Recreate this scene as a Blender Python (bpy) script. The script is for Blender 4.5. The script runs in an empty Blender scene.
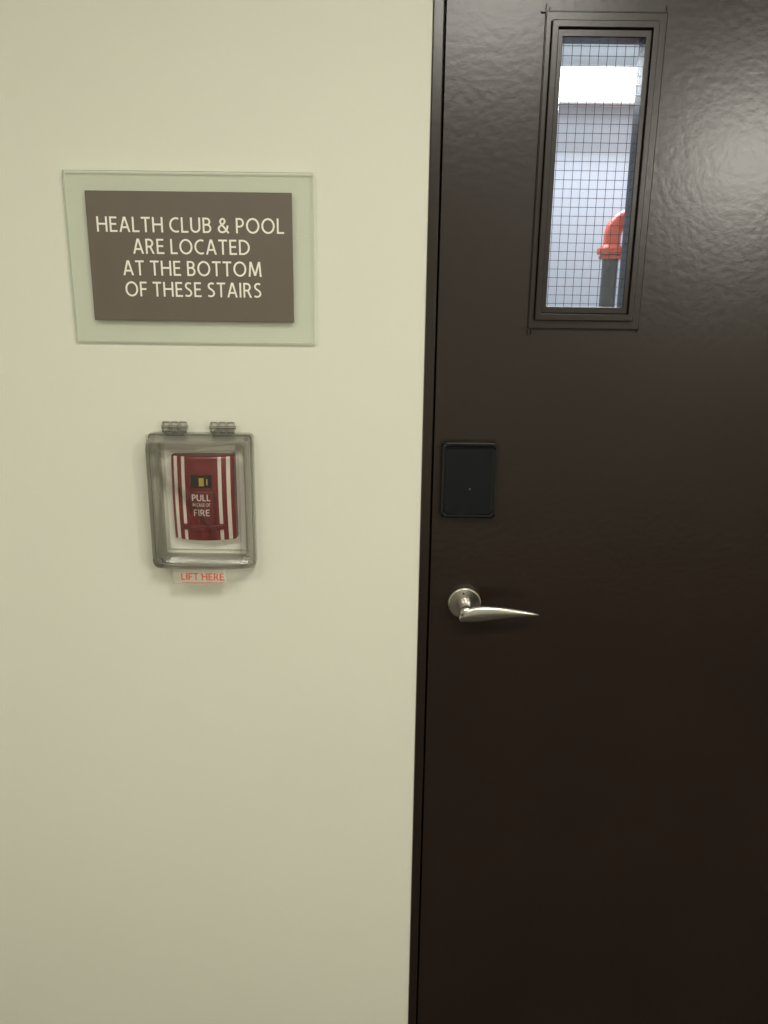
import bpy, bmesh, math
from mathutils import Vector, Matrix
sc = bpy.context.scene
sc.view_settings.view_transform = 'Standard'
sc.view_settings.look = 'None'

# ------------------------------------------------------------ materials
def new_mat(name):
    m = bpy.data.materials.new(name); m.use_nodes = True
    nt = m.node_tree; nt.nodes.clear()
    out = nt.nodes.new('ShaderNodeOutputMaterial')
    return m, nt, out
def add_bump(nt, bsdf, scale, strength, dist=0.001, detail=3.0):
    tc = nt.nodes.new('ShaderNodeTexCoord'); n = nt.nodes.new('ShaderNodeTexNoise')
    n.inputs['Scale'].default_value = scale; n.inputs['Detail'].default_value = detail
    b = nt.nodes.new('ShaderNodeBump'); b.inputs['Strength'].default_value = strength
    b.inputs['Distance'].default_value = dist
    nt.links.new(tc.outputs['Object'], n.inputs['Vector'])
    nt.links.new(n.outputs['Fac'], b.inputs['Height'])
    nt.links.new(b.outputs['Normal'], bsdf.inputs['Normal'])
def principled(name, col, rough=0.5, metal=0.0, bump=None, col2=None, cscale=3.0, spec=None, coat=0.0):
    m, nt, out = new_mat(name)
    b = nt.nodes.new('ShaderNodeBsdfPrincipled')
    b.inputs['Base Color'].default_value = (*col, 1)
    b.inputs['Roughness'].default_value = rough
    b.inputs['Metallic'].default_value = metal
    if spec is not None: b.inputs['Specular IOR Level'].default_value = spec
    b.inputs['Coat Weight'].default_value = coat
    if col2:
        tc = nt.nodes.new('ShaderNodeTexCoord'); n = nt.nodes.new('ShaderNodeTexNoise')
        n.inputs['Scale'].default_value = cscale; n.inputs['Detail'].default_value = 4
        r = nt.nodes.new('ShaderNodeValToRGB')
        r.color_ramp.elements[0].color = (*col, 1); r.color_ramp.elements[1].color = (*col2, 1)
        r.color_ramp.elements[0].position = .35; r.color_ramp.elements[1].position = .65
        nt.links.new(tc.outputs['Object'], n.inputs['Vector'])
        nt.links.new(n.outputs['Fac'], r.inputs['Fac'])
        nt.links.new(r.outputs['Color'], b.inputs['Base Color'])
    if bump: add_bump(nt, b, *bump)
    nt.links.new(b.outputs['BSDF'], out.inputs['Surface'])
    return m
def clear_mat(name, tint, edge, edge_amt=0.5, rough=0.03, base_amt=0.0, ior=1.5):
    """thin clear sheet: transparent + fresnel gloss, milky towards grazing angles"""
    m, nt, out = new_mat(name)
    t = nt.nodes.new('ShaderNodeBsdfTransparent'); t.inputs['Color'].default_value = (*tint, 1)
    d = nt.nodes.new('ShaderNodeBsdfDiffuse'); d.inputs['Color'].default_value = (*edge, 1)
    g = nt.nodes.new('ShaderNodeBsdfGlossy'); g.inputs['Roughness'].default_value = rough
    lw = nt.nodes.new('ShaderNodeLayerWeight'); lw.inputs['Blend'].default_value = 0.3
    mr = nt.nodes.new('ShaderNodeMapRange'); mr.inputs['To Min'].default_value = base_amt; mr.inputs['To Max'].default_value = edge_amt
    fr = nt.nodes.new('ShaderNodeFresnel'); fr.inputs['IOR'].default_value = ior
    m1 = nt.nodes.new('ShaderNodeMixShader'); m2 = nt.nodes.new('ShaderNodeMixShader')
    nt.links.new(lw.outputs['Facing'], mr.inputs['Value']); nt.links.new(mr.outputs['Result'], m1.inputs['Fac'])
    nt.links.new(t.outputs[0], m1.inputs[1]); nt.links.new(d.outputs[0], m1.inputs[2])
    nt.links.new(fr.outputs[0], m2.inputs['Fac']); nt.links.new(m1.outputs[0], m2.inputs[1]); nt.links.new(g.outputs[0], m2.inputs[2])
    nt.links.new(m2.outputs[0], out.inputs['Surface'])
    return m
def emit(name, col, s):
    m, nt, out = new_mat(name)
    e = nt.nodes.new('ShaderNodeEmission'); e.inputs['Color'].default_value = (*col, 1); e.inputs['Strength'].default_value = s
    nt.links.new(e.outputs[0], out.inputs['Surface']); return m

M_wall = principled('wall_cream_paint', (.720,.718,.605), .55, bump=(220,.12,.0006), col2=(.733,.731,.62), cscale=2.0)
M_ceil = principled('ceiling_white', (.8,.8,.77), .9, bump=(60,.2,.001))
M_floor = principled('carpet', (.055,.046,.040), .95, bump=(300,.6,.003), col2=(.085,.073,.063), cscale=40)
M_door = principled('door_brown_paint', (.0155,.0088,.0062), .27, bump=(80,.22,.0012), col2=(.018,.0105,.0075), cscale=5)
M_frame = principled('frame_brown_paint', (.0155,.0092,.0066), .26, bump=(110,.12,.001))
M_dark = principled('dark_gap', (.006,.005,.004), .8, bump=(50,.1,.001))
M_base = principled('baseboard_vinyl', (.05,.04,.035), .5, bump=(80,.1,.001))
M_plaque = principled('plaque_taupe', (.125,.100,.074), .45, bump=(500,.1,.0003), col2=(.132,.106,.079), cscale=20)
M_text = principled('text_cream', (.88,.86,.75), .5, bump=(200,.02,.0002))
M_gedge = principled('glass_edge_green', (.66,.76,.58), .2, bump=(200,.05,.0002))
M_glass = clear_mat('sign_glass', (.990,1.0,.985), (.90,.93,.82), .4, .04, .09)
M_wglass = clear_mat('window_glass', (.97,.98,.98), (.6,.65,.7), .25, .02, .03)
M_wire = principled('wire_steel', (.08,.08,.09), .5, .6, bump=(300,.1,.0002))
M_poly = clear_mat('polycarbonate', (.99,.99,.98), (.60,.59,.53), .55, .05, .0, 1.45)
M_polyrim = clear_mat('polycarbonate_rim', (.96,.957,.935), (.62,.61,.55), .65, .08, .04, 1.5)
M_screw = principled('screw_metal', (.25,.24,.2), .4, .8, bump=(300,.1,.0002))
M_white = principled('backplate_white', (.86,.85,.76), .5, bump=(200,.05,.0003))
M_red = principled('alarm_red', (.165,.012,.014), .30, bump=(400,.06,.0003), col2=(.145,.010,.012), cscale=30)
M_red2 = principled('alarm_red_handle', (.13,.010,.011), .35, bump=(400,.06,.0003))
M_stripe = principled('alarm_white', (.68,.60,.53), .4, bump=(400,.04,.0002))
M_black = principled('black_plastic', (.004,.004,.005), .15, bump=(300,.02,.0002), spec=.45)
M_black2 = principled('black_face', (.004,.005,.008), .09, bump=(8,.01,.0002), spec=.30)
M_gold = principled('brass', (.55,.38,.08), .35, .6, bump=(300,.05,.0002))
M_redtxt = principled('red_print', (.72,.07,.03), .5, bump=(300,.02,.0002))
M_tab = clear_mat('label_film', (.98,.975,.95), (.88,.84,.74), .3, .1, .22)
M_nickel = principled('satin_nickel', (.52,.50,.46), .26, 1.0, bump=(500,.05,.0002))
M_swall = principled('stairwell_paint', (.60,.65,.74), .6, bump=(150,.1,.0006))
M_pipe = principled('pipe_black_iron', (.028,.031,.040), .35, bump=(120,.2,.001))
M_rpipe = principled('red_pipe_paint', (.70,.075,.035), .35, bump=(120,.2,.001))
M_tube = emit('fluorescent_diffuser', (.93,.96,1.0), 6.0)
M_panel = emit('ceiling_panel_diffuser', (1.0,.95,.85), 5.0)
M_fix = principled('fixture_white', (.8,.8,.8), .4, bump=(80,.05,.0005))

# ------------------------------------------------------------ helpers
def link(o, parent=None):
    sc.collection.objects.link(o)
    if parent: o.parent = parent
    return o
def empty(name, loc=(0,0,0)):
    e = bpy.data.objects.new(name, None); e.empty_display_size=.05
    sc.collection.objects.link(e); return e
def finish(name, bm, mats, parent=None, smooth=False, bevel=0, seg=2, ang=30):
    bmesh.ops.recalc_face_normals(bm, faces=bm.faces)
    me = bpy.data.meshes.new(name); bm.to_mesh(me); bm.free()
    for m in (mats if isinstance(mats,(list,tuple)) else [mats]): me.materials.append(m)
    o = bpy.data.objects.new(name, me); link(o, parent)
    if smooth:
        for p in me.polygons: p.use_smooth = True
    if bevel:
        b = o.modifiers.new('bevel','BEVEL'); b.width=bevel; b.segments=seg; b.limit_method='ANGLE'; b.angle_limit=math.radians(ang)
    return o
def bm_box(bm, x0,x1,y0,y1,z0,z1, mi=0):
    v=[bm.verts.new(c) for c in [(x0,y0,z0),(x1,y0,z0),(x1,y1,z0),(x0,y1,z0),(x0,y0,z1),(x1,y0,z1),(x1,y1,z1),(x0,y1,z1)]]
    for f in [(0,3,2,1),(4,5,6,7),(0,1,5,4),(1,2,6,5),(2,3,7,6),(3,0,4,7)]:
        fc=bm.faces.new([v[i] for i in f]); fc.material_index=mi
def boxes(name, lst, mat, parent=None, bevel=0, seg=2):
    bm=bmesh.new()
    for b in lst: bm_box(bm,*b)
    return finish(name,bm,mat,parent,bevel=bevel,seg=seg)
def rrect(cx,cz,hw,hh,r,n=6):
    pts=[]
    for (sx,sz,a0) in [(1,1,0),(-1,1,90),(-1,-1,180),(1,-1,270)]:
        for i in range(n+1):
            a=math.radians(a0+90*i/n)
            pts.append((cx+sx*(hw-r)+r*math.cos(a), cz+sz*(hh-r)+r*math.sin(a)))
    return pts
def loft(bm, rings, cap0=True, cap1=True, mi=0):
    vr=[[bm.verts.new(p) for p in ring] for ring in rings]
    n=len(vr[0])
    for a,b in zip(vr[:-1],vr[1:]):
        for i in range(n):
            f=bm.faces.new([a[i],a[(i+1)%n],b[(i+1)%n],b[i]]); f.material_index=mi
    if cap0: bm.faces.new(vr[0]).material_index=mi
    if cap1: bm.faces.new(list(reversed(vr[-1]))).material_index=mi
    return vr
def frame_ring(bm, o, i, y0, y1, mi=0):
    def c(r,y): return [bm.verts.new(p) for p in [(r[0],y,r[2]),(r[1],y,r[2]),(r[1],y,r[3]),(r[0],y,r[3])]]
    A,B,C,Dv=c(o,y0),c(i,y0),c(o,y1),c(i,y1)
    for k in range(4):
        l=(k+1)%4
        for q in ([A[k],A[l],B[l],B[k]],[C[k],Dv[k],Dv[l],C[l]],[A[k],C[k],C[l],A[l]],[B[k],B[l],Dv[l],Dv[k]]):
            bm.faces.new(q).material_index=mi
def cyl(bm, c, axis, r, h, n=32, r2=None, mi=0):
    axis=Vector(axis).normalized(); up=Vector((0,0,1)) if abs(axis.z)<.9 else Vector((1,0,0))
    a=axis.cross(up).normalized(); b=axis.cross(a)
    r2=r if r2 is None else r2
    rings=[[Vector(c)+a*rr*math.cos(2*math.pi*i/n)+b*rr*math.sin(2*math.pi*i/n)+axis*hh for i in range(n)] for rr,hh in ((r,0),(r2,h))]
    loft(bm,rings,mi=mi)

# ---- humanist sans capitals, drawn as strokes (cap height 1)
def arc(cx,cy,rx,ry,a0,a1,n=14):
    return [(cx+rx*math.cos(math.radians(a0+(a1-a0)*i/n)),cy+ry*math.sin(math.radians(a0+(a1-a0)*i/n))) for i in range(n+1)]
def spline(P,n=5):
    out=[]
    Q=[P[0]]+P+[P[-1]]
    for i in range(1,len(Q)-2):
        p0,p1,p2,p3=[Vector(q) for q in Q[i-1:i+3]]
        for k in range(n):
            t=k/n
            out.append(tuple(.5*((2*p1)+(p2-p0)*t+(2*p0-5*p1+4*p2-p3)*t*t+(3*p1-p0-3*p2+p3)*t**3)))
    out.append(P[-1]); return out
GL={
'H':(.70,[('l',[(.07,0),(.07,1)]),('l',[(.63,0),(.63,1)]),('l',[(.07,.52),(.63,.52)])]),
'E':(.50,[('l',[(.07,0),(.07,1)]),('l',[(.07,.94),(.48,.94)]),('l',[(.07,.52),(.45,.52)]),('l',[(.07,.06),(.50,.06)])]),
'A':(.70,[('s',[(.06,0),(.335,1)]),('s',[(.365,1),(.64,0)]),('l',[(.16,.31),(.54,.31)])]),
'L':(.47,[('l',[(.07,0),(.07,1)]),('l',[(.07,.06),(.47,.06)])]),
'T':(.58,[('l',[(0,.94),(.58,.94)]),('l',[(.29,0),(.29,1)])]),
'C':(.62,[('l',[(.60,.89)]+arc(.44,.5,.38,.44,78,282,22)+[(.60,.11)])]),
'U':(.67,[('l',[(.07,1),(.07,.36)]+arc(.335,.36,.265,.30,180,360,16)[1:]+[(.60,1)])]),
'B':(.57,[('l',[(.07,0),(.07,1)]),('l',[(.07,.94),(.27,.94)]+arc(.27,.74,.19,.20,90,-90,12)+[(.07,.535)]),('l',[(.07,.54),(.27,.54)]+arc(.29,.30,.215,.24,90,-90,12)+[(.07,.06)])]),
'P':(.54,[('l',[(.07,0),(.07,1)]),('l',[(.07,.94),(.25,.94)]+arc(.25,.69,.225,.25,90,-90,14)+[(.07,.44)])]),
'R':(.59,[('l',[(.07,0),(.07,1)]),('l',[(.07,.94),(.25,.94)]+arc(.25,.71,.21,.23,90,-90,14)+[(.07,.48)]),('s',[(.30,.49),(.52,0)])]),
'O':(.86,[('c',arc(.43,.5,.37,.45,0,360,36)[:-1])]),
'D':(.72,[('l',[(.07,0),(.07,1)]),('l',[(.07,.94),(.25,.94)]+arc(.25,.5,.41,.44,90,-90,20)+[(.07,.06)])]),
'M':(.90,[('s',[(.08,0),(.155,1)]),('s',[(.17,1),(.45,.06)]),('s',[(.45,.06),(.73,1)]),('s',[(.745,1),(.82,0)])]),
'N':(.70,[('l',[(.07,0),(.07,1)]),('l',[(.63,0),(.63,1)]),('s',[(.09,1),(.61,0)])]),
'F':(.48,[('l',[(.07,0),(.07,1)]),('l',[(.07,.94),(.48,.94)]),('l',[(.07,.50),(.44,.50)])]),
'I':(.14,[('l',[(.07,0),(.07,1)])]),
'S':(.52,[('l',spline([(.45,.90),(.31,.94),(.16,.90),(.09,.76),(.14,.62),(.27,.52),(.40,.41),(.45,.26),(.38,.12),(.22,.06),(.04,.11)],6))]),
'&':(.76,[('l',spline([(.70,.0),(.50,.27),(.27,.56),(.185,.70),(.19,.84),(.32,.94),(.45,.85),(.44,.69),(.30,.555)],5)),('l',spline([(.31,.56),(.11,.41),(.07,.24),(.15,.10),(.31,.06),(.48,.13),(.60,.30),(.645,.50)],5))]),
}
def stroke_text(name, body, cx, y, zc, width, cap, mat, parent, thick=.0006, yfun=None, w=.14):
    quads=[]; x=0
    for ch in body:
        if ch==' ': x+=.28; continue
        adv,st=GL[ch]
        for si,(kind,pts) in enumerate(st):
            P=[Vector((p[0]+x,p[1])) for p in pts]
            if kind=='s':
                a,b=P; d_=(b-a); hwid=w/2*d_.length/abs(d_.y)
                quads.append((si,[(a.x-hwid,a.y),(a.x+hwid,a.y),(b.x+hwid,b.y),(b.x-hwid,b.y)])); continue
            closed=kind=='c'; n=len(P); L=[];R_=[]
            for i in range(n):
                if closed: p0,p1=P[i-1],P[(i+1)%n]
                else: p0,p1=P[max(i-1,0)],P[min(i+1,n-1)]
                d1=(P[i]-p0); d2=(p1-P[i])
                d1=d1.normalized() if d1.length>1e-6 else d2.normalized()
                d2=d2.normalized() if d2.length>1e-6 else d1
                t=(d1+d2)
                t=t.normalized() if t.length>1e-4 else d1
                nn=Vector((-t.y,t.x)); k=max(.6,nn.dot(Vector((-d1.y,d1.x))))
                L.append(P[i]+nn*w/2/k); R_.append(P[i]-nn*w/2/k)
            for i in range(n if closed else n-1):
                j=(i+1)%n; quads.append((si,[tuple(L[i]),tuple(L[j]),tuple(R_[j]),tuple(R_[i])]))
        x+=adv+.125
    tot=x-.125; sx=width/tot
    bm=bmesh.new()
    for si,q in quads:     # every stroke sits on its own tiny step so that faces never coincide
        pts=[]
        for (a,b) in q:
            X=cx-width/2+a*sx; Z=zc-cap/2+b*cap
            Y=y if yfun is None else yfun(X,Z)
            pts.append((X,Y-thick-si*.00004,Z))
        ar=sum(pts[i][0]*pts[(i+1)%4][2]-pts[(i+1)%4][0]*pts[i][2] for i in range(4))
        if ar<0: pts.reverse()
        bm.faces.new([bm.verts.new(p) for p in pts])
    me=bpy.data.meshes.new(name); bm.to_mesh(me); bm.free(); me.materials.append(mat)
    o=bpy.data.objects.new(name,me); return link(o,parent)

# ------------------------------------------------------------ lobby shell
WX0,WX1=-2.2,3.0; ZC=2.55; YB=-3.6
DX0,DX1,DT=.082,.996,2.13      # door leaf
boxes('wall_front',[(WX0,.062,0,.14,0,ZC),(1.016,WX1,0,.14,0,ZC),(.062,1.016,0,.14,DT+.02,ZC)],M_wall)
boxes('wall_rear',[(WX0,WX1,YB-.1,YB,0,ZC)],M_wall)
boxes('wall_left',[(WX0-.1,WX0,YB,.14,0,ZC)],M_wall)
boxes('wall_right',[(WX1,WX1+.1,YB,.14,0,ZC)],M_wall)
boxes('floor',[(WX0-.1,WX1+.1,YB-.1,1.8,-.1,0)],M_floor)
boxes('ceiling',[(WX0-.1,WX1+.1,YB-.1,.14,ZC,ZC+.1)],M_ceil)
boxes('baseboard_front',[(WX0,.062,-.008,0,0,.10),(1.03,WX1,-.008,0,0,.10)],M_base,bevel=.003)
fr=[(.0625,.0785,-.004,.10,0,DT+.019),(.9995,1.0155,-.004,.10,0,DT+.019),(.0785,.9995,-.004,.10,DT+.003,DT+.019),
    (.0785,.100,.052,.10,0,DT+.003),(.978,.9995,.052,.10,0,DT+.003)]
boxes('trim_1',fr,M_frame,bevel=.0015)

# ------------------------------------------------------------ door leaf (with opening for vision panel)
WO=(.2365,.3895,1.5445,1.957)
d=empty('door_1')
bm=bmesh.new(); frame_ring(bm,(DX0,DX1,.008,DT),WO,.002,.047)
finish('leaf',bm,M_door,d,bevel=.0012)

# ------------------------------------------------------------ window (vision lite kit)
w=empty('window_1')
bm=bmesh.new()
G=(.2520,.3725,1.5600,1.9400)
frame_ring(bm,(.2265,.4015,1.5260,1.9735),(.234,.390,1.541,1.960),-.0035,.002)
frame_ring(bm,(.2345,.3895,1.5390,1.9610),(.2440,.3810,1.5500,1.9510),-.0110,.030)
frame_ring(bm,(.2440,.3810,1.5500,1.9510),G,-.0050,.030)
finish('lite_frame',bm,M_frame,w,bevel=.0012)
bm=bmesh.new()
bm_box(bm,.2255,.2280,-.0018,.003,1.515,1.984); bm_box(bm,.4000,.4022,-.0018,.003,1.522,1.984)
bm_box(bm,.2310,.2330,-.0018,.003,1.517,1.980)
bm_box(bm,.2160,.4030,-.0018,.003,1.5245,1.5268); bm_box(bm,.2190,.4030,-.0018,.003,1.9725,1.9748)
finish('weld_beads',bm,M_frame,w,bevel=.0006)
boxes('glass_pane',[(G[0]-.003,G[1]+.003,.019,.025,G[2]-.003,G[3]+.003)],M_wglass,w)
bm=bmesh.new(); s=.0132; t=.00040
x=G[0]+.006
while x<G[1]: bm_box(bm,x-t,x+t,.0180,.0186,G[2],G[3]); x+=s
z=G[2]+.005
while z<G[3]: bm_box(bm,G[0],G[1],.0180,.0186,z-t,z+t); z+=s
finish('wire_mesh',bm,M_wire,w)

# ------------------------------------------------------------ stairwell beyond
SY=1.64
boxes('wall_stairwell_back',[(-.6,2.2,SY,SY+.1,0,2.6)],M_swall)
boxes('wall_stairwell_left',[(-.7,-.6,.14,SY,0,2.6)],M_swall)
boxes('wall_stairwell_right',[(2.2,2.3,.14,SY,0,2.6)],M_swall)
boxes('ceiling_stairwell',[(-.7,2.3,.14,SY+.1,2.6,2.7)],M_ceil)
fl=empty('fluorescent_light')
bm=bmesh.new(); bm_box(bm,.15,1.35,SY-.05,SY,2.185,2.30); finish('housing',bm,M_fix,fl,bevel=.004)
bm=bmesh.new(); loft(bm,[[(xx,SY-.05-.045*math.sin(math.pi*k/10),2.243-.05*math.cos(math.pi*k/10)) for k in range(11)] for xx in (.16,1.34)])
finish('diffuser',bm,M_tube,fl,smooth=False)
pp=empty('standpipe')
bm=bmesh.new(); px,py=.692,1.29
cyl(bm,(px,py,0),(0,0,1),.0245,1.690,32); finish('riser',bm,M_pipe,pp,smooth=False)
bm=bmesh.new()
rings=[]; R=.056; rr=.026; z0=1.752
rings.append([Vector((px-rr*math.cos(2*math.pi*i/28),py+rr*math.sin(2*math.pi*i/28),1.705)) for i in range(28)])
for k in range(17):
    a=math.pi/2*k/16
    c=Vector((px+R-R*math.cos(a),py,z0+R*math.sin(a))); nrm=Vector((-math.cos(a),0,math.sin(a)))
    rings.append([c+nrm*rr*math.cos(2*math.pi*i/28)+Vector((0,1,0))*rr*math.sin(2*math.pi*i/28) for i in range(28)])
loft(bm,rings)
cyl(bm,(px,py,1.684),(0,0,1),.036,.012,28)
cyl(bm,(px,py,1.698),(0,0,1),.043,.019,28)
cyl(bm,(px,py,1.717),(0,0,1),.034,.010,28,.027)
cyl(bm,(px+R-.004,py,z0+R),(1,0,0),.036,.028,28)
finish('elbow',bm,M_rpipe,pp,bevel=.002)
bm=bmesh.new(); cyl(bm,(px+R+.02,py,z0+R),(1,0,0),.0245,2.2-px-R-.02,28); finish('branch',bm,M_rpipe,pp)

# ------------------------------------------------------------ glass sign
sg=empty('wall_sign')
bm=bmesh.new()
bm_box(bm,-.492,-.113,-.012,-.006,1.4995,1.7515)
bm.faces.ensure_lookup_table()
for f in bm.faces:
    f.normal_update()
    if abs(f.normal.y)<.5: f.material_index=1
finish('glass_backer',bm,[M_glass,M_gedge],sg)
boxes('plaque',[(-.4595,-.1455,-.0155,-.0121,1.5315,1.7225)],M_plaque,sg,bevel=.0008)
for i,(txt,wd,zc) in enumerate([("HEALTH CLUB & POOL",.2865,1.6745),("ARE LOCATED",.1800,1.6430),("AT THE BOTTOM",.2150,1.6110),("OF THESE STAIRS",.2120,1.5795)]):
    stroke_text('text_line_%d'%(i+1),txt,-.3015,-.0156,zc,wd,.0222,M_text,sg,.0002,w=.122)
bm=bmesh.new()
for xx in (-.40,-.20):
    for zz in (1.56,1.69): cyl(bm,(xx,0,zz),(0,-1,0),.010,.006,20)
finish('standoffs',bm,M_screw,sg)

# ------------------------------------------------------------ fire alarm pull station (curved red body)
fa=empty('fire_alarm_pull_station')
cx,cz,hw,hh=-.2985,1.2475,.0515,.0715
def yf(x,z):
    u=(x-cx)/hw; v=(z-cz)/hh
    return -.044+.014*u*u+.005*v*v
bm=bmesh.new()
N=20;Mz=20
gr=[[bm.verts.new((cx-hw+2*hw*i/N, yf(cx-hw+2*hw*i/N, cz-hh+2*hh*j/Mz), cz-hh+2*hh*j/Mz)) for i in range(N+1)] for j in range(Mz+1)]
for j in range(Mz):
    for i in range(N): bm.faces.new([gr[j][i],gr[j][i+1],gr[j+1][i+1],gr[j+1][i]])
per=[gr[0][i] for i in range(N+1)]+[gr[j][N] for j in range(1,Mz+1)]+[gr[Mz][i] for i in range(N-1,-1,-1)]+[gr[j][0] for j in range(Mz-1,0,-1)]
bk=[bm.verts.new((v.co.x,-.006,v.co.z)) for v in per]
for i in range(len(per)):
    k=(i+1)%len(per); bm.faces.new([per[i],per[k],bk[k],bk[i]])
bm.faces.new(bk)
finish('body',bm,M_red,fa,bevel=.003,seg=3,ang=40)
def patch(name,x0,x1,z0,z1,off,mat,nx=4,nz=16,bevel=0):
    bm=bmesh.new()
    def g(o): return [[bm.verts.new((x0+(x1-x0)*i/nx, yf(x0+(x1-x0)*i/nx, z0+(z1-z0)*j/nz)-o, z0+(z1-z0)*j/nz)) for i in range(nx+1)] for j in range(nz+1)]
    F=g(off);B=g(-.001)
    for j in range(nz):
        for i in range(nx):
            bm.faces.new([F[j][i],F[j][i+1],F[j+1][i+1],F[j+1][i]])
    def per(gr): return [gr[0][i] for i in range(nx+1)]+[gr[j][nx] for j in range(1,nz+1)]+[gr[nz][i] for i in range(nx-1,-1,-1)]+[gr[j][0] for j in range(nz-1,0,-1)]
    a,b=per(F),per(B)
    for i in range(len(a)):
        k=(i+1)%len(a); bm.faces.new([a[i],a[k],b[k],b[i]])
    return finish(name,bm,mat,fa,bevel=bevel,ang=50)
for i,(a,b) in enumerate([(-.0460,-.0400),(-.0325,-.0270),(.0270,.0325),(.0400,.0460)]):
    patch('stripe_%d'%(i+1),cx+a,cx+b,cz-hh+.001,cz+hh-.001,.0006,M_stripe)
patch('handle_plate',cx-.0205,cx+.0205,1.198,1.262,.004,M_red2,10,10,.001)
patch('handle_bar',cx-.034,cx+.034,1.197,1.206,.0075,M_red2,10,4,.0015)
patch('key_window',cx-.017,cx+.017,1.268,1.288,.0012,M_black,6,4)
patch('key_tab_1',cx-.003,cx+.005,1.2715,1.2845,.0024,M_gold,4,4)
patch('key_tab_2',cx+.009,cx+.011,1.273,1.283,.0022,M_gold,2,2)
patch('key_trim',cx-.0195,cx+.0195,1.289,1.291,.002,M_red2,6,2)
for txt,zc,wd,cp in (("PULL",1.2525,.030,.0110),("IN CASE OF",1.2405,.029,.0055),("FIRE",1.2270,.026,.0110)):
    stroke_text('label_'+txt.split()[0].lower(),txt,cx,0,zc,wd,cp,M_stripe,fa,.0004,lambda X,Z: yf(X,Z)-.0041,w=.15)
boxes('backplate',[(-.366,-.234,-.006,-.0005,1.150,1.335)],M_white,fa,bevel=.002)

# ------------------------------------------------------------ clear protective cover
cv=empty('clear_alarm_cover')
ccx,ccz=-.3025,1.2395
def cring(hw_,hh_,y,r,bulge=0,dz=0):
    out=[]
    pts=rrect(0,0,hw_,hh_,r,5)
    dense=[]
    for i in range(len(pts)):
        a=Vector(pts[i]);b=Vector(pts[(i+1)%len(pts)])
        L=(b-a).length; n=10 if L>.05 else 1
        for k in range(n): dense.append(a.lerp(b,k/n))
    for p in dense: out.append((ccx+p.x, y-bulge*(1-(p.x/hw_)**2), ccz+dz+p.y))
    return out
bm=bmesh.new()
A=cring(.0850,.1130,-.0005,.006); B=cring(.0850,.1130,-.020,.006); C=cring(.0700,.0970,-.020,.005); E=cring(.0700,.0970,-.0005,.005)
loft(bm,[A,B,C,E],False,False)
finish('spacer_frame',bm,M_polyrim,cv,bevel=.0015)
bm=bmesh.new()
rs=[cring(.0830,.1110,-.021,.007),cring(.0815,.1080,-.046,.009,.006),cring(.0790,.1050,-.056,.011,.009),cring(.0740,.1000,-.0605,.011,.011),cring(.066,.091,-.0615,.010,.010)]
vr=loft(bm,rs,False,False)
bm.faces.new(vr[-1])
o=finish('lid',bm,M_poly,cv,smooth=False)
bm=bmesh.new()
loft(bm,[cring(.0700,.0960,-.0610,.010,.0105),cring(.0700,.0960,-.0630,.010,.0105),cring(.0680,.0940,-.0630,.009,.010),cring(.0680,.0940,-.0610,.009,.010)],False,False)
loft(bm,[cring(.0865,.1145,-.0205,.007),cring(.0865,.1145,-.0245,.007),cring(.0825,.1105,-.0245,.007),cring(.0825,.1105,-.0205,.007)],False,False)
finish('lid_rims',bm,M_polyrim,cv,bevel=.0006)
bm=bmesh.new()
for hx in (-.342,-.264):
    for k in (-.020,-.0065,.007): cyl(bm,(hx+k,-.018,1.3635),(1,0,0),.0092,.0115,20)
    bm_box(bm,hx-.016,hx+.016,-.028,-.004,1.351,1.3585)
finish('hinges',bm,M_polyrim,cv,bevel=.001)
bm=bmesh.new()
for hx in (-.342,-.264): cyl(bm,(hx-.022,-.018,1.3635),(1,0,0),.0025,.043,12)
for sx,sz in ((-.3785,1.345),(-.3785,1.134),(-.2265,1.345),(-.2265,1.134)): cyl(bm,(sx,-.0195,sz),(0,-1,0),.004,.003,14)
finish('hinge_pins_and_screws',bm,M_screw,cv)
boxes('lift_tab',[(-.352,-.262,-.0500,-.0485,1.104,1.130)],M_tab,cv,bevel=.0005)
stroke_text('lift_text','LIFT HERE',-.3020,-.0502,1.1170,.071,.0120,M_redtxt,cv,.0002,w=.14)
boxes('lift_underline',[(-.337,-.267,-.0506,-.0502,1.1065,1.1071)],M_redtxt,cv)

# ------------------------------------------------------------ card reader
cr=empty('card_reader')
rx,rz=.1405,1.2785
def rr3(hw_,hh_,y,r): return [(rx+a,y,rz+b) for a,b in rrect(0,0,hw_,hh_,r,8)]
bm=bmesh.new()
loft(bm,[rr3(.0465,.0640,.0018,.007),rr3(.0465,.0640,-.014,.007),rr3(.0455,.0630,-.0185,.007),rr3(.0425,.0600,-.0205,.006),rr3(.0395,.0570,-.0195,.005)])
finish('housing',bm,M_black,cr)
bm=bmesh.new()
loft(bm,[rr3(.0385,.0560,-.0195,.005),rr3(.0385,.0560,-.0215,.005),rr3(.0370,.0545,-.0228,.005)])
finish('face',bm,M_black2,cr)
bm=bmesh.new(); cyl(bm,(rx+.001,-.0228,rz-.012),(0,-1,0),.0012,.0004,12); finish('indicator',bm,M_screw,cr)

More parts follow.
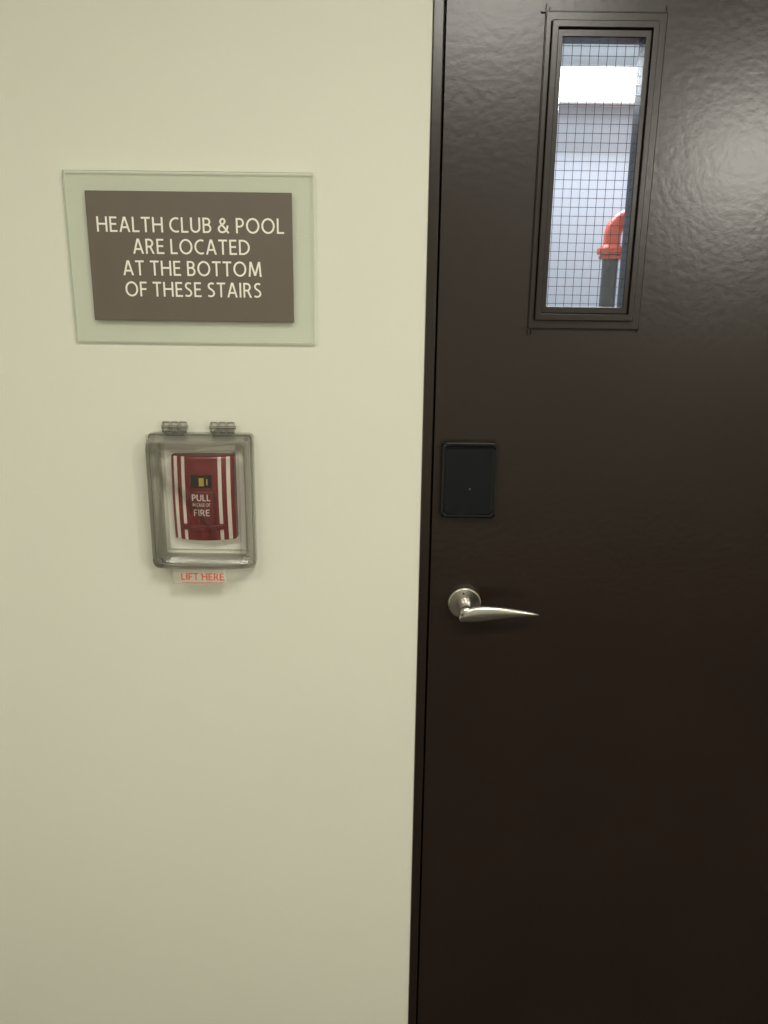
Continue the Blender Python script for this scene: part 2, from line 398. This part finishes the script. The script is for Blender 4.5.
# ------------------------------------------------------------ lever handle
lh=empty('door_handle')
bm=bmesh.new(); c0=(.1425,1.0575)
def disc(r,y,n=48,c=c0): return [(c[0]+r*math.cos(2*math.pi*i/n),y,c[1]+r*math.sin(2*math.pi*i/n)) for i in range(n)]
loft(bm,[disc(.0295,.002),disc(.0295,-.005),disc(.0285,-.0075),disc(.0265,-.0090),disc(.0150,-.0095)])
finish('rosette',bm,M_nickel,lh,smooth=False,bevel=.0004)
bm=bmesh.new()
loft(bm,[disc(.0125,-.009),disc(.0110,-.012),disc(.0105,-.040),disc(.0125,-.050),disc(.010,-.056)])
o=finish('neck',bm,M_nickel,lh,smooth=True)
bm=bmesh.new()
secs=[(.1290,1.0490,.0015,.003,-.0500),(.1310,1.0495,.0065,.005,-.0500),(.1360,1.0515,.0105,.0065,-.0505),(.1450,1.0545,.0140,.0072,-.0510),(.1580,1.0565,.0150,.0070,-.0520),(.1750,1.0583,.0136,.0062,-.0535),
      (.1950,1.0597,.0114,.0055,-.0545),(.2150,1.0602,.0088,.0048,-.0548),(.2350,1.0596,.0064,.0040,-.0545),(.2520,1.0580,.0042,.0032,-.0535),(.2610,1.0567,.0024,.0022,-.0525),(.2640,1.0562,.0008,.0008,-.052)]
loft(bm,[[(x,y+b*math.sin(2*math.pi*i/28),z+a*math.cos(2*math.pi*i/28)) for i in range(28)] for x,z,a,b,y in secs])
o=finish('lever',bm,M_nickel,lh,smooth=True)
s_=o.modifiers.new('sub','SUBSURF'); s_.levels=1; s_.render_levels=2
bm=bmesh.new(); cyl(bm,(.1400,-.0094,1.0765),(0,-1,0),.0018,.0008,12); finish('set_screw',bm,M_dark,lh)

# ------------------------------------------------------------ lights
def ceil_light(name,x,y,w_,h_,power,col,zc=ZC):
    e=empty(name)
    bm=bmesh.new(); frame_ring(bm,(-w_/2-.03,w_/2+.03,-h_/2-.03,h_/2+.03),(-w_/2,w_/2,-h_/2,h_/2),0,.02)
    for v in bm.verts: v.co=Vector((x+v.co.x,y+v.co.z,zc-.02+v.co.y))
    finish('bezel',bm,M_fix,e,bevel=.002)
    bm=bmesh.new(); bm_box(bm,x-w_/2,x+w_/2,y-h_/2,y+h_/2,zc-.008,zc-.002); finish('diffuser_panel',bm,M_panel,e)
    L=bpy.data.lights.new(name+'_lamp','AREA'); L.shape='RECTANGLE'; L.size=w_; L.size_y=h_; L.energy=power; L.color=col
    o=bpy.data.objects.new('lamp',L); o.location=(x,y,zc-.012); link(o,e)
warm=(1.0,.965,.875)
ceil_light('ceiling_light',.35,-1.75,.6,.6,26.5,warm)
ceil_light('ceiling_light.001',-.85,-2.1,.6,.6,19,warm)
ws=empty('added_glare_light'); sx,sz=2.0,2.30  # added light, out of view, placed to throw a soft glare on the door
bm=bmesh.new(); bm_box(bm,sx-.24,sx+.24,YB,YB+.03,sz-.13,sz+.13); finish('back_plate',bm,M_fix,ws,bevel=.004)
bm=bmesh.new(); bm_box(bm,sx-.22,sx+.22,YB+.03,YB+.085,sz-.11,sz+.11); finish('diffuser',bm,M_panel,ws,bevel=.01)
L=bpy.data.lights.new('added_glare_lamp','AREA'); L.shape='RECTANGLE'; L.size=.44; L.size_y=.22; L.energy=28; L.color=warm
o=bpy.data.objects.new('lamp',L); o.location=(sx,YB+.10,sz); o.rotation_euler=(math.radians(90),0,0); link(o,ws)
L=bpy.data.lights.new('stair_lamp','AREA'); L.shape='RECTANGLE'; L.size=1.1; L.size_y=.08; L.energy=33; L.color=(.86,.92,1.0)
o=bpy.data.objects.new('lamp',L); o.location=(.75,SY-.11,2.243); o.rotation_euler=(math.radians(-60),0,0); link(o,fl)

wd=bpy.data.worlds.new('world'); sc.world=wd; wd.use_nodes=True
wd.node_tree.nodes['Background'].inputs[0].default_value=(.05,.05,.05,1)

# ------------------------------------------------------------ camera
cam=bpy.data.cameras.new('camera'); co=bpy.data.objects.new('camera',cam); sc.collection.objects.link(co)
p=math.radians(15.4); r=math.radians(0.7)
fwd=Vector((0,math.cos(p),-math.sin(p))); up0=Vector((0,math.sin(p),math.cos(p))); X=Vector((1,0,0))
right=X*math.cos(r)+up0*math.sin(r); up=up0*math.cos(r)-X*math.sin(r)
co.matrix_world=Matrix(((right.x,up.x,-fwd.x,0),(right.y,up.y,-fwd.y,-1.31),(right.z,up.z,-fwd.z,1.58),(0,0,0,1)))
cam.sensor_fit='VERTICAL'; cam.sensor_height=24; cam.lens=800/1024*24
cam.clip_start=.02
sc.camera=co
